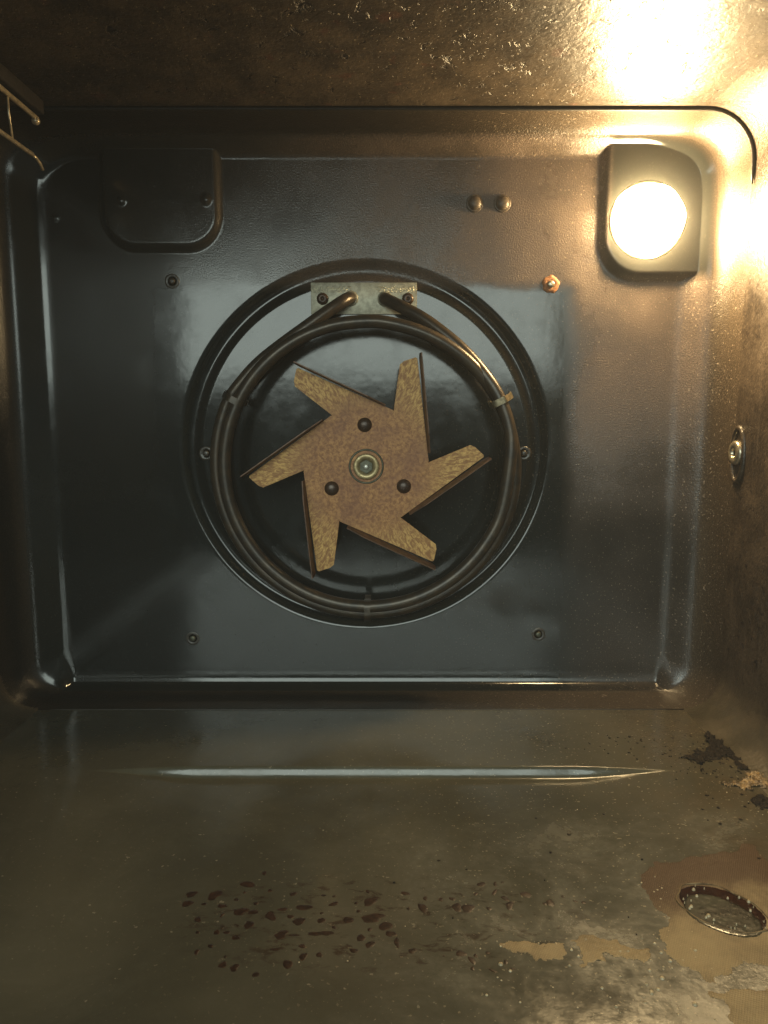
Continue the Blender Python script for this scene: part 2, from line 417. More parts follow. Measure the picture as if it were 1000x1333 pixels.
# floor sheet with a shallow pressed basin
def floor_height(x, y):
    # pressed step across the rear of the floor, dying out towards both ends
    a = sst((x + 140.0) / 60.0) * sst((167.0 - x) / 60.0)
    back = -108.0 - 4.0 * (1 - a)
    step = sst((back - y) / (2.2 + 1.6 * a))
    fade = 1 - 0.45 * sst((-150.0 - y) / 200.0)
    return ZF - 5.0 * a * step * fade
fx = lines((-WX + RB, WX - RB, 2.0)); fy = lines((YF, -130, 2.5), (-130, -118, 1.0), (-118, -105, 0.18), (-105, YO, 1.5))
X, Y = np.meshgrid(fx, fy)
floor = link('floor', grid_mesh('floor', np.stack([X, Y, floor_height(X, Y)], -1) * MM), 'floor')
tag(floor, kind='structure', label='greasy dark enamel oven floor with a shallow pressed basin')
# ceiling sheet
cx = lines((-WX + RT, WX - RT, 4.0)); cy = lines((YF, YO, 4.0))
X, Y = np.meshgrid(cx, cy)
tag(link('ceiling', grid_mesh('ceiling', np.stack([X, Y, np.full_like(X, ZC)], -1) * MM, flip=True), 'ceil'), kind='structure')
# side walls with their rounded corners
def side(sgn, name):
    prof = []
    for k in range(13):
        q = R(90) * k / 12; prof.append((WX - RB + RB * math.sin(q), ZF + RB - RB * math.cos(q)))
    prof += [(WX, zz) for zz in range(40, 320, 10)]
    for k in range(13):
        q = R(90) * k / 12; prof.append((WX - RT + RT * math.cos(q), ZC - RT + RT * math.sin(q)))
    a = np.array(prof); ys = lines((YF, YO, 8.0))
    P = np.zeros((len(ys), len(a), 3)); P[..., 0] = sgn * a[:, 0]; P[..., 2] = a[:, 1]; P[..., 1] = ys[:, None]
    tag(link(name, grid_mesh(name, P * MM, flip=sgn > 0), 'wall'), kind='structure')
side(-1, 'left_wall'); side(1, 'right_wall')
# dark seam where the liner meets the back pressing, open along the lower right
def seam():
    P = []
    i = 1.0
    for x in range(-190, 191, 10): P.append((x, YB - 1.5, ZC - i))
    for k in range(1, 11):
        q = R(90) * k / 10; P.append((WX - RT + (RT - i) * math.sin(q), YB - 1.5, ZC - RT + (RT - i) * math.cos(q)))
    P += [(WX - i, YB - 1.5, 318), (WX - i, YB - 1.5, 312)]
    P = [Vector(p) * MM for p in P]
    r = [1.15 * MM] * (len(P) - 2) + [1.0 * MM, 0.5 * MM]
    link('seam_bead', tube('seam_bead', P, r, 10), 'seam', back)
seam()
def seam_low():
    P = [Vector((x, YB - 0.5, ZF + 0.1)) * MM for x in range(-196, 197, 14)]
    link('seam_bead', tube('seam_bead', P, 0.5 * MM, 8), 'seam', back)
seam_low()

def bh(x, z):
    return float(back_height(np.array([float(x)]), np.array([float(z)]))[0][0])

# ------------------------------------------------------------------ oven lamp
def build_lamp():
    x, z = 170.0, 299.5
    y = bh(x, z)
    o = empty('oven_lamp', (x * MM, y * MM, z * MM))
    tag(o, 'glowing round oven lamp behind a domed glass on the raised corner boss', 'lamp')
    c = link('lamp_collar', lathe('lamp_collar', [(22.6 * MM, -0.5 * MM), (22.4 * MM, 0.25 * MM), (21.9 * MM, 0.4 * MM), (21.0 * MM, 0.4 * MM), (20 * MM, -0.5 * MM)], 48), 'collar', o)
    prof = [(21.0 * MM, -0.4 * MM), (21.0 * MM, 1.0 * MM)]
    for k in range(1, 10):
        q = R(88) * k / 9; prof.append((21.0 * MM * math.cos(q), (1 + 15 * math.sin(q)) * MM))
    me = lathe('glass_cover', prof, 48)
    for v in me.vertices:   # pressed glass is never quite round
        a = math.atan2(v.co.z, v.co.x); r = 1 + 0.022 * math.sin(3 * a + 0.4) + 0.015 * math.sin(5 * a + 2.0) + 0.010 * math.sin(8 * a)
        v.co.x *= r; v.co.z *= r
    link('glass_cover', me, 'lamp', o)
build_lamp()

# ------------------------------------------------------------------ fan
def build_fan():
    cx, cz, y = 3.6, 155.6, -30.0
    o = empty('convection_fan', (cx * MM, y * MM, cz * MM))
    tag(o, 'rusty brown six-bladed fan wheel in the middle of the back panel', 'fan')
    def pol(r, a): return Vector((r * math.cos(R(a)) * MM, 0, r * math.sin(R(a)) * MM))
    pts = []
    rn = [36.4, 36, 35.6, 36.6, 36, 36.2]
    for k in range(6):
        a = 60 * k
        for p in (pol(rn[k], 3.6 + a), pol(62.0, 11.6 + a), pol(64.5, 10.2 + a), pol(69.0, 5.6 + a), pol(69.0, 4.6 + a)):
            pts.append(p)
        pts.append(pol(rn[k - 1] + .3, a - 57.0 + 1.8))
    # order: CCW by construction from tip back to the previous notch needs sorting per blade
    seq = []
    for k in range(6):
        b = pts[k * 6:(k + 1) * 6]
        seq += [b[5], b[4], b[3], b[2], b[1], b[0]]
    outl = [(p.x, p.z) for p in seq]
    pl = link('blade_plate', prism('blade_plate', outl, 0.45 * MM, -0.45 * MM, 0.25 * MM), 'rust', o, smooth=False)
    for k in range(6):
        a = 60 * k
        tip = pol(69.6, 4.2 + a); root = pol(rn[k - 1], a - 57.0)
        d = (root - tip).normalized(); n = Vector((d.z, 0, -d.x))
        if n.dot(tip + root) < 0: n = -n
        L = (root - tip).length
        st = tip - d * 2.2 * MM; en = tip + d * L * (0.90)
        out = n * math.sin(R(5)); fw = Vector((0, -math.cos(R(5)), 0))
        up = (out + fw).normalized(); th = 0.6 * MM; hgt = 10.5 * MM
        side_n = d.cross(up).normalized()
        if side_n.dot(n) < 0: side_n = -side_n
        prof = [(0, 0.25), (0.35, 0.55), (1.0, 1.0)]
        v = []; f = []
        path = [(st + d * 1.4 * MM, 0.55), (st, 1.0), ]
        ring = []
        for s, h0, h1 in ((0.0, 0.25, 1.0), (2.2 * MM, -0.04, 1.0), (L * 0.45, -0.04, 1.0), (L * 0.75, -0.04, 0.95), (L * 0.90 + 2.2 * MM, -0.04, 0.62)):
            b = st + d * s
            q = [b + up * hgt * h0 + n * 0.3 * MM, b + up * hgt * h1 + n * 0.3 * MM, b + up * hgt * h1 + n * 0.3 * MM + side_n * th, b + up * hgt * h0 + n * 0.3 * MM + side_n * th]
            ring.append([len(v) + i for i in range(4)]); v += q
        for i in range(len(ring) - 1):
            A, B = ring[i], ring[i + 1]
            for j in range(4): f.append((A[j], A[(j + 1) % 4], B[(j + 1) % 4], B[j]))
        f.append(tuple(ring[0][::-1])); f.append(tuple(ring[-1]))
        me = pyd('vane', v, f); bm = bmesh.new(); bm.from_mesh(me); bmesh.ops.recalc_face_normals(bm, faces=bm.faces); bm.to_mesh(me); bm.free()
        link('vane', me, 'vane', o, smooth=False)
    rv = lathe('rivet', [(4.3 * MM, -1.0 * MM), (4.3 * MM, 0.5 * MM), (4.0 * MM, 1.2 * MM), (3.2 * MM, 2.1 * MM), (2.0 * MM, 2.7 * MM), (0.6 * MM, 2.95 * MM)], 24)
    for a, r in ((92, 24.2), (-28, 25.0), (-147.5, 24.2)):
        r_ = link('rivet', rv, 'rivet', o); r_.location = pol(r, a)
    # raised hub collar in a dark groove, washer, hex nut and shaft end
    hub = link('hub_collar', lathe('hub_collar', [(10.4 * MM, 0.3 * MM), (10.2 * MM, 0.9 * MM), (9.6 * MM, 1.1 * MM), (9.2 * MM, 0.6 * MM), (9.1 * MM, -0.3 * MM)], 40), 'darknut', o)
    ws = link('washer', lathe('washer', [(7.6 * MM, -0.4 * MM), (7.6 * MM, 2.0 * MM), (7.0 * MM, 2.6 * MM), (4.6 * MM, 2.4 * MM), (4.4 * MM, 1.0 * MM)], 40), 'nut', o)
    hexp = [(4.0 * MM * math.cos(R(60 * i + 30)), 4.0 * MM * math.sin(R(60 * i + 30))) for i in range(6)]
    nt = link('hex_nut', prism('hex_nut', hexp, 0.5 * MM, -3.2 * MM, 0.4 * MM), 'darknut', o, smooth=False)
    link('shaft_end', lathe('shaft_end', [(1.5 * MM, 2.0 * MM), (1.5 * MM, 4.0 * MM), (1.1 * MM, 4.4 * MM), (0.3 * MM, 4.5 * MM)], 20), 'pin', nt)
    link('motor_shaft', lathe('motor_shaft', [(6 * MM, 0.0), (6 * MM, -8 * MM), (4 * MM, -9 * MM), (4 * MM, -35.0 * MM)], 24), 'darknut', o)
build_fan()

# ------------------------------------------------------------------ ring heating element (two turns)
def build_element():
    cx, cz, rad = 4.0, 155.0, 87.0
    yb = bh(2, 255)
    o = empty('heating_element', (cx * MM, yb * MM, 255 * MM)); base = o.location.copy()
    tag(o, 'dark two-turn ring heating element on a stamped grey mounting plate', 'heating element')
    def rp(a, y, r=rad): return (cx + r * math.cos(R(a)), y, cz + r * math.sin(R(a)))
    r1, r2 = 91.5, 83.5
    ctl = [(-6.0, yb - 0.5, 255.6), (-8.0, yb - 6.0, 254.6), (-12.5, -9.0, 251.3), (-20.5, -11.5, 245.6), (-32, -13.5, 237.3), (-47, -15.0, 226.5), (-60, -16, 216.2), (-70.5, -16.0, 205.2)]
    for a in range(155, 301, 12): ctl.append(rp(a, -16.0, r1))
    for a in range(310, 441, 13):
        q = float(sst(np.array((a - 300) / 140.0))); ctl.append(rp(a, -16.0 - 15.0 * q, r1 + (r2 - r1) * q))
    for a in range(450, 711, 14): ctl.append(rp(a, -31.0, r2))
    ctl += [rp(724, -31, 84.2), rp(736, -30.5, 86.2), (80.0, -29.5, 197.0), (70.0, -27.5, 211.5), (58.6, -25, 224.0), (47, -21.5, 234.0), (36.5, -17.5, 241.8), (25, -12, 248.6), (18.0, yb - 7, 252.8), (15.0, yb - 4, 254.6), (14.3, yb - 0.5, 255.2)]
    P = [Vector(p) * MM - base for p in catmull([Vector(c) for c in ctl], 5)]
    link('element_tube', tube('element_tube', P, 3.8 * MM, 16), 'element', o)
    # mounting plate with two screws
    pl = link('mounting_plate', boxmesh('mounting_plate', -30.4, 34.0, -1.0, 0.3, 246.0, 264.8, 0.3), 'plate', o)
    pl.data.transform(Matrix.Scale(MM, 4)); pl.data.transform(Matrix.Translation(Vector((0, yb * MM - 0.0005, 0)) - base)); edge_split(pl)
    sc = lathe('screw_head', [(3.6 * MM, 0), (3.6 * MM, 0.8 * MM), (3.2 * MM, 1.7 * MM), (2.2 * MM, 2.3 * MM), (0.9 * MM, 2.4 * MM), (0.7 * MM, 1.8 * MM)], 20)
    for sx in (-23.3, 28.5):
        s = link('screw_head', sc, 'rivet', pl); s.location = Vector((sx * MM, (yb - 1.4) * MM, 255.1 * MM)) - base
    fr = lathe('ferrule', [(4.6 * MM, 0), (4.6 * MM, 0.7 * MM), (4.0 * MM, 1.2 * MM), (3.4 * MM, 1.2 * MM)], 20)
    for sx, sz in ((-6.2, 255.4), (14.6, 255.0)):
        s = link('ferrule', fr, 'plate', pl); s.location = Vector((sx * MM, (yb - 1.4) * MM, sz * MM)) - base
    # spring clips tying the two turns together
    for a in (26.5, 153.0, 270.0):
        e = Vector((math.cos(R(a)), 0, math.sin(R(a)))); tdir = Vector((-e.z, 0, e.x))
        c = Vector((cx, 0, cz)) + e * (88.0 if a != 26.5 else 88.5)
        lo, hi = (-12.0, -36.0) if a != 153.0 else (-11.5, -35.5)
        loop = [c + e * 7.3 + Vector((0, lo, 0)), c + e * 6.5 + Vector((0, (lo + hi) / 2, 0)), c + e * 2.0 + Vector((0, hi + 1.5, 0)), c - e * 2.0 + Vector((0, hi, 0)),
                c - e * 7.6 + Vector((0, hi + 1.5, 0)), c - e * 7.0 + Vector((0, (lo + hi) / 2, 0)), c - e * 3.0 + Vector((0, lo, 0)), c - e * 6.5 + Vector((0, lo + 1, 0))]
        pts = catmull(loop, 4); v = []; f = []
        wid = 1.9
        for i, p in enumerate(pts):
            t = (pts[min(i + 1, len(pts) - 1)] - pts[max(i - 1, 0)]).normalized(); nn = t.cross(tdir).normalized() * 0.3
            for q in (p - tdir * wid - nn, p + tdir * wid - nn, p + tdir * wid + nn, p - tdir * wid + nn): v.append(q * MM - base)
        for i in range(len(pts) - 1):
            for j in range(4): f.append((4 * i + j, 4 * i + (j + 1) % 4, 4 * i + 4 + (j + 1) % 4, 4 * i + 4 + j))
        f.append((3, 2, 1, 0)); f.append(tuple(4 * (len(pts) - 1) + j for j in range(4)))
        me = pyd('clip', v, f); bm = bmesh.new(); bm.from_mesh(me); bmesh.ops.recalc_face_normals(bm, faces=bm.faces); bm.to_mesh(me); bm.free()
        edge_split(link('clip', me, 'clip' if a == 26.5 else 'element', o))
build_element()

# ------------------------------------------------------------------ screws and bosses on the back panel
def screw(x, z, kind, label, group=None):
    y = bh(x, z)
    o = empty('screw', (x * MM, (y + 0.3) * MM, z * MM)); tag(o, label, 'screw', group)
    if kind == 'dome':
        h = link('screw_head', lathe('screw_head', [(5.2 * MM, 0), (5.1 * MM, 0.8 * MM), (4.5 * MM, 1.2 * MM), (4.2 * MM, 1.0 * MM), (3.9 * MM, 2.0 * MM), (3.0 * MM, 3.0 * MM), (1.6 * MM, 3.5 * MM), (0.4 * MM, 3.6 * MM)], 28), 'filmscrew', o)
    elif kind == 'rust':
        bm = []
        prof = [(6.0 * MM, 0), (5.4 * MM, 0.8 * MM), (3.2 * MM, 1.1 * MM), (2.6 * MM, 0.9 * MM)]
        me = lathe('washer', prof, 28)
        for v in me.vertices:
            a = math.atan2(v.co.z, v.co.x); r = 0.92 + 0.05 * math.sin(5 * a + 0.6) + 0.04 * math.sin(9 * a)
            v.co.x *= r; v.co.z *= r
        link('washer', me, 'rustscrew', o)
        link('screw_head', lathe('screw_head', [(2.2 * MM, 0.5 * MM), (2.2 * MM, 1.8 * MM), (1.6 * MM, 2.4 * MM), (0.4 * MM, 2.5 * MM)], 20), 'brightscrew', o)
    else:
        link('boss', lathe('boss', [(4.8 * MM, 0), (4.2 * MM, 0.5 * MM), (3.2 * MM, 0.7 * MM), (2.6 * MM, 0.3 * MM)], 28), 'screw', o)
        link('screw_head', lathe('screw_head', [(2.0 * MM, 0.2 * MM), (1.9 * MM, 0.9 * MM), (1.2 * MM, 1.3 * MM), (0.3 * MM, 1.3 * MM)], 18), 'screw' if kind != 'low' else 'darknut', o)
    return o
for x, wh in ((68.2, 'farther from'), (84.7, 'nearer')):
    screw(x, 310.5, 'dome', 'greasy domed screw of the high pair, the one %s the lamp' % wh, 'pair of domed screws')
screw(115.0, 263.7, 'rust', 'orange rusted screw with bright centre below the lamp boss')
screw(-114.4, 265.5, 'boss', 'dark flush screw under the blank raised boss')
screw(-109.5, 42.0, 'low', 'dull screw below the fan recess on the side away from the lamp')
screw(113.6, 44.6, 'low', 'dull screw with a bright glint below the fan recess on the lamp side')
screw(-97.5, 161.2, 'boss', 'small dark screw inside the recess on the side away from the lamp')
screw(101.8, 161.2, 'boss', 'small dark screw inside the recess on the lamp side')

# ------------------------------------------------------------------ shelf-rack fixing on the right wall
def build_fixing():
    x, y, z = WX, -37.5, 164.0
    o = empty('shelf_fixing', (x * MM, y * MM, z * MM)); tag(o, 'worn steel fixing stud in an oval pressed slot on the grimy side wall', 'fixing')
    # oval pressing rim
    P = [Vector((-0.3, 7.5 * math.cos(R(a)), -1 + 15.5 * math.sin(R(a)))) * MM for a in range(0, 360, 10)]
    link('slot_rim', tube('slot_rim', P, 1.5 * MM, 10, closed=True), 'wall', o)
    rot = Matrix.Rotation(R(-90), 4, 'Z')
    me = lathe('stud', [(7.0 * MM, -1 * MM), (7.0 * MM, 2.2 * MM), (6.2 * MM, 3.2 * MM), (3.2 * MM, 3.4 * MM), (2.9 * MM, 2.6 * MM), (2.7 * MM, 1.0 * MM)], 28); me.transform(rot)
    link('stud', me, 'brightscrew', o)
    me = lathe('stud_hole', [(2.8 * MM, 0.5 * MM), (2.6 * MM, 1.6 * MM), (0.4 * MM, 1.4 * MM)], 20); me.transform(rot)
    link('stud_hole', me, 'darknut', o)
build_fixing()

# ------------------------------------------------------------------ chrome wire shelf rack on the left wall
def build_rack():
    x = -165.0
    o = empty('shelf_rack', (-WX * MM, -0.2, 0.328)); b = o.location.copy()
    tag(o, 'chrome wire shelf rack hanging on the dark side wall away from the lamp', 'shelf rack')
    def rod(name, pts, r, mat='chrome', seg=12): return link(name, tube(name, [Vector(p) * MM - b for p in pts], r * MM, seg), mat, o)
    rod('runner_rod', [(x, -60, 337.5), (x, -150, 338.5), (x, -390, 338.5)], 1.25)
    rod('runner_rod', [(x, -68, 317.5), (x, -150, 317.5), (x, -390, 317.5)], 1.1)
    me = lathe('rod_tip', [(0.5 * MM, -2.0 * MM), (1.8 * MM, -1.0 * MM), (2.2 * MM, 0.4 * MM), (1.6 * MM, 1.8 * MM), (0.5 * MM, 2.2 * MM)], 18)
    t = link('rod_tip', me, 'chrome', o); t.location = Vector((x + 0.2, -61.5, 335.8)) * MM - b
    rod('bent_hook', [(x, -68.5, 317.5), (x + 0.3, -64, 316.8), (x + 0.5, -60, 315.2), (x + 0.5, -57.5, 313)], 0.8)
    rod('cross_wire', [(x, -91, 338), (x - 0.5, -90, 330), (x, -88.5, 317.5)], 0.55)
    rail = link('guide_rail', boxmesh('guide_rail', x - 3, x + 2.5, -390, -56, 340.5, 347.5, 0.8), 'rail', o)
    rail.data.transform(Matrix.Scale(MM, 4)); rail.data.transform(Matrix.Translation(-b))
    for yy in (-150, -360):
        rod('wall_bracket', [(x, yy, 338.5), (x - 20, yy, 338.5), (-WX + 1, yy, 322), (-WX + 0.5, yy, 317.5), (-WX + 6, yy, 312), (x, yy, 317.5)], 1.3)
    rod('upright', [(x, -150, 347), (x, -150, 317)], 1.1); rod('upright', [(x, -360, 347), (x, -360, 317)], 1.1)
build_rack()

# ------------------------------------------------------------------ dirt on the floor
def fz(x, y): return float(floor_height(np.array([float(x)]), np.array([float(y)]))[0])
def crust_mesh(name, poly, step, base, amp, seed, rag=0.6, ns=0.12):
    """irregular lumpy flake standing on the floor, its rim fading into it (mm)"""
    pl = np.array(poly); x0, y0 = pl.min(0) - 1; x1, y1 = pl.max(0) + 1
    xs = np.arange(x0, x1, step); ys = np.arange(y0, y1, step); X, Y = np.meshgrid(xs, ys)
    rng = np.random.default_rng(seed)
    X = X + rng.uniform(-.28, .28, X.shape) * step; Y = Y + rng.uniform(-.28, .28, X.shape) * step
    def sd(px, py):
        d = np.full(px.shape, 1e9); ins = np.zeros(px.shape, bool); n = len(pl)
        for i in range(n):
            a, c = pl[i], pl[(i + 1) % n]; e = c - a
            wx, wy = px - a[0], py - a[1]
            t = np.clip((wx * e[0] + wy * e[1]) / (e @ e), 0, 1)
            d = np.minimum(d, np.hypot(wx - e[0] * t, wy - e[1] * t))
            cnd = ((a[1] <= py) & (c[1] > py)) | ((c[1] <= py) & (a[1] > py))
            with np.errstate(divide='ignore', invalid='ignore'):
                ins ^= cnd & (px < a[0] + (py - a[1]) * e[0] / np.where(e[1] == 0, 1e-9, e[1]))
        return np.where(ins, -d, d)
    nz = np.vectorize(lambda a, b_: mnoise.fractal(Vector((a * ns, b_ * ns, seed)), 0.8, 2.1, 5))(X, Y)
    d = sd(X, Y) + rag * nz
    top = base + amp * np.abs(np.vectorize(lambda a, b_: mnoise.fractal(Vector((a * ns * 2.2, b_ * ns * 2.2, seed + 9)), 0.9, 2.0, 4))(X, Y))
    Zv = floor_height(X, Y) + np.where(d < 0, top * np.clip(-d / (0.8 * step), 0.15, 1), -0.05)
    return grid_mesh(name, np.stack([X, Y, Zv], -1) * MM, keep=d < step * 0.7)

# scraps of scorched woven liner stuck to the floor
SC1 = [(117.1,-192.7),(120.7,-189.7),(126.1,-186.2),(131.9,-186.9),(141.0,-185.1),(152.3,-184.1),(160.0,-183.1),(164.5,-179.9),(169.0,-179.4),(170.7,-181.0),(167.9,-185.6),(169.2,-190.2),(172.1,-192.7),(172.1,-204.0),(151.3,-243.6),(141.8,-247.7),(139.8,-247.0),(134.6,-245.7),(129.8,-247.7),(125.4,-251.0),(122.1,-254.2),(119.8,-252.9),(117.2,-247.7),(113.4,-243.6),(111.2,-238.7),(111.3,-231.4),(115.3,-226.0),(119.0,-220.4),(116.7,-216.3),(115.8,-208.5),(116.8,-201.3)]
SC2 = [(118.9,-257.3),(123.1,-257.3),(130.1,-257.3),(137.7,-256.1),(145.8,-254.2),(150,-279),(132.6,-290),(117.7,-282),(119.6,-270.4),(120.4,-264.5)]
SC3 = [(53.3,-234.4),(56.6,-232.4),(63.2,-233.4),(70.5,-234.4),(77.0,-233.9),(77.2,-237.3),(75.4,-242.0),(70.6,-242.9),(65.7,-241.5),(61.7,-238.2),(56.6,-236.8)]
SC4 = [(79.1,-232.0),(85.0,-230.0),(90.5,-230.0),(95.4,-232.0),(99.9,-234.9),(105.9,-236.8),(105.0,-241.5),(98.9,-242.0),(94.1,-240.6),(90.7,-238.7),(85.3,-244.2),(81.2,-244.7),(79.5,-241.5),(83.5,-235.9)]
def scrap(poly, label, seed, amp=0.1):
    x, y = np.array(poly).mean(0); b = Vector((x, y, fz(x, y))) * MM
    o = empty('liner_scrap', b); tag(o, label, 'liner scrap')
    me = crust_mesh('woven_sheet', poly, 0.5, 0.10, amp, seed, 2.2, 0.16); me.transform(Matrix.Translation(-b))
    link('woven_sheet', me, 'liner', o)
    return o, b
s1, b1 = scrap(SC1, 'large scorched brown woven liner scrap with an oval ring and dark puddle', 3)
scrap(SC2, 'bright buff woven liner scrap beyond the ringed scrap, towards the door', 5)
scrap(SC3, 'thin tapered buff woven liner sliver beside the brown grease spatter', 8)
scrap(SC4, 'ragged broken liner flake between the tapered sliver and the ringed scrap', 11, 0.25)
# oval ring pressed into the large scrap, holding dark syrup and grey fat
OC = (139.3, -217.5); OA = (14.5, 13.5); 
def oval(f, a): 
    p = Vector((OA[0] * f * math.cos(a), OA[1] * f * math.sin(a))); 
    rt = R(-52); st = Vector((p.x * 1.18, p.y * 0.82)); c, s_ = math.cos(rt), math.sin(rt)
    return (OC[0] + st.x * c - st.y * s_, OC[1] + st.x * s_ + st.y * c)
ring = []
for k in range(64):
    a = 2 * math.pi * k / 64; x, y = oval(1 + 0.04 * math.sin(3 * a + 1) + 0.03 * math.sin(7 * a), a); ring.append(Vector((x, y, fz(x, y) + 0.25)) * MM - b1)
link('ring_crease', tube('ring_crease', ring, [max(0.12, 0.30 + 0.28 * mnoise.noise(Vector((i * 0.22, 3, 1)))) * MM for i in range(64)], 8, closed=True), 'crease', s1)
def pool(name, fr, mat, cut, seed, hgt):
    pts = []
    for k in range(48):
        a = 2 * math.pi * k / 48; x, y = oval(fr, a)
        pts.append((x, y))
    pts = cut(pts)
    me = crust_mesh(name, pts, 0.6, hgt, 0.12, seed, 0.5); me.transform(Matrix.Translation(-b1)); link(name, me, mat, s1)
pool('syrup_pool', 0.95, 'syrup', lambda p: p, 21, 0.25)
pool('fat_pool', 0.86, 'puddle', lambda p: [(x - 1.5, y - 4.0) for x, y in p], 22, 0.34)

# charred crusts by the right wall
C1 = [(168.1,-99.4),(176.9,-95.1),(185.2,-90.8),(190.9,-81.7),(193.2,-70.4),(196.9,-66.1),(199.7,-75.9),(199.6,-86.3),(199.6,-96.6),(198.8,-113.1),(196.5,-115.7),(194.6,-110.4),(194.7,-98.0),(189.3,-99.4),(182.4,-102.2),(179.2,-103.6),(174.2,-114.4),(175.0,-107.7),(174.3,-101.5)]
C2 = [(177.8,-126.3),(184.8,-126.9),(193.0,-119.5),(199.6,-114.4),(205.1,-111.7),(206.4,-119.5),(203.1,-131.7),(197.4,-129.3),(192.1,-131.7),(185.6,-132.9)]
C3 = [(186.0,-142.1),(191.6,-137.6),(194.6,-141.0),(194.2,-148.7),(189.7,-150.9),(185.6,-147.6)]
def crust(poly, mat, label, seed, base, amp, rag):
    o = link('burnt_crust', crust_mesh('burnt_crust', poly, 0.5, base, amp, seed, rag, 0.22), mat); tag(o, label, 'crust'); return o
crust(C1, 'char', 'star-shaped black charred crust in the corner below the lamp-side wall', 31, 0.3, 1.8, 3.4)
crust(C2, 'tancrust', 'tan and black flaky burnt crust against the lamp-side wall', 33, 0.4, 1.8, 3.0)
crust(C3, 'char', 'small dark crust lump beside the tan flaky crust', 35, 0.5, 1.6, 1.2)

# brown grease drops
DROPS = [(-60.6,-205.7,1.2,1.0),(-60.7,-211.5,0.8,1.0),(-51.5,-206.4,1.2,1.4),(-54.3,-211.7,0.6,0.6),(-47.2,-212.9,1.3,0.8),(-46.1,-218.2,0.5,0.7),(-54.5,-220.8,0.7,0.8),(-52.9,-227.9,0.5,0.5),(-46.0,-227.9,0.6,0.5),(-42.4,-227.9,0.6,0.4),(-38.6,-230.8,0.6,0.4),(-39.9,-199.4,1.2,0.8),(-40.2,-204.5,0.4,0.5),(-42.5,-209.0,0.6,0.4),(-34.5,-191.9,0.6,0.8),(-30.5,-203.4,0.4,0.5),(-21.2,-205.5,0.7,0.6),(-34.7,-211.4,0.6,0.7),(-39.6,-216.2,1.3,0.9),(-34.8,-216.5,1.0,0.8),(-35.2,-223.8,0.9,1.1),(-27.9,-218.9,0.9,1.0),(-24.0,-214.9,1.3,0.5),(-16.1,-213.8,1.5,0.8),(-17.2,-221.9,1.1,0.8),(-20.6,-219.1,0.5,0.4),(-22.7,-229.2,1.4,1.0),(-18.0,-229.4,1.2,0.3),(-10.2,-228.6,2.2,0.7),(-14.6,-235.1,0.6,0.4),(-13.7,-240.4,0.6,0.7),(-18.5,-244.2,0.7,1.0),(-23.8,-236.8,1.0,0.3),(-40.4,-244.4,0.6,0.6),(-36.2,-245.8,0.8,0.8),(-28.5,-248.9,0.8,0.8),(-46.6,-235.1,0.4,0.5),(-50.7,-238.1,0.4,0.5),(-40.4,-240.4,0.3,0.3),(-9.4,-206.4,0.7,0.5),(-5.2,-206.9,0.5,0.4),(-5.1,-211.7,1.3,0.8),(-9.2,-217.1,0.5,0.4),(-9.0,-221.3,0.8,0.8),(-6.3,-228.3,1.6,0.8),(-4.1,-225.1,0.4,0.4),(-8.2,-239.5,0.5,0.5),(0.9,-221.1,1.1,1.0),(7.7,-204.1,0.4,0.6),(8.7,-210.4,0.8,1.2),(11.3,-207.8,1.0,0.3),(3.4,-211.1,0.4,0.5),(22.3,-205.2,0.9,0.5),(23.2,-214.5,0.6,0.5),(29.9,-208.3,0.5,0.7),(28.7,-214.3,0.6,1.2),(35.8,-209.0,0.5,0.5),(40.2,-208.6,0.6,0.4),(9.8,-220.0,1.8,0.9),(14.6,-224.6,1.0,1.0),(16.5,-228.7,1.1,0.8),(18.6,-233.5,0.7,1.5),(8.9,-226.3,0.6,0.6),(5.8,-230.9,0.9,1.1),(9.1,-234.3,0.9,0.9),(3.6,-237.4,1.1,0.8),(23.8,-237.5,1.0,0.8),(34.5,-239.9,0.3,0.3),(4.5,-216.0,0.4,0.4),(41.5,-213.8,1.2,1.3),(45.5,-214.3,1.4,1.3),(52.5,-199.4,0.7,0.6),(58.0,-199.2,0.4,0.7),(61.1,-198.0,0.4,0.5),(49.6,-205.5,0.5,0.6),(57.0,-204.5,0.3,1.0),(60.6,-208.3,0.8,1.3),(61.6,-212.6,0.8,1.1),(53.5,-214.4,0.6,0.4),(68.9,-206.0,0.8,1.1),(77.3,-211.1,0.7,0.7),(75.2,-211.4,0.5,0.5),(82.9,-207.2,0.4,0.5),(90.0,-210.8,0.4,0.5),(87.0,-210.0,0.5,0.3),(40.5,-238.9,0.8,0.6),(45.5,-240.0,0.3,0.4),(44.0,-242.2,0.4,0.9),(43.7,-246.1,0.5,0.5),(50.4,-247.1,0.9,0.3),(57.2,-246.2,0.7,0.3),(49.8,-238.4,0.4,0.5),(55.4,-243.0,0.3,0.5)]
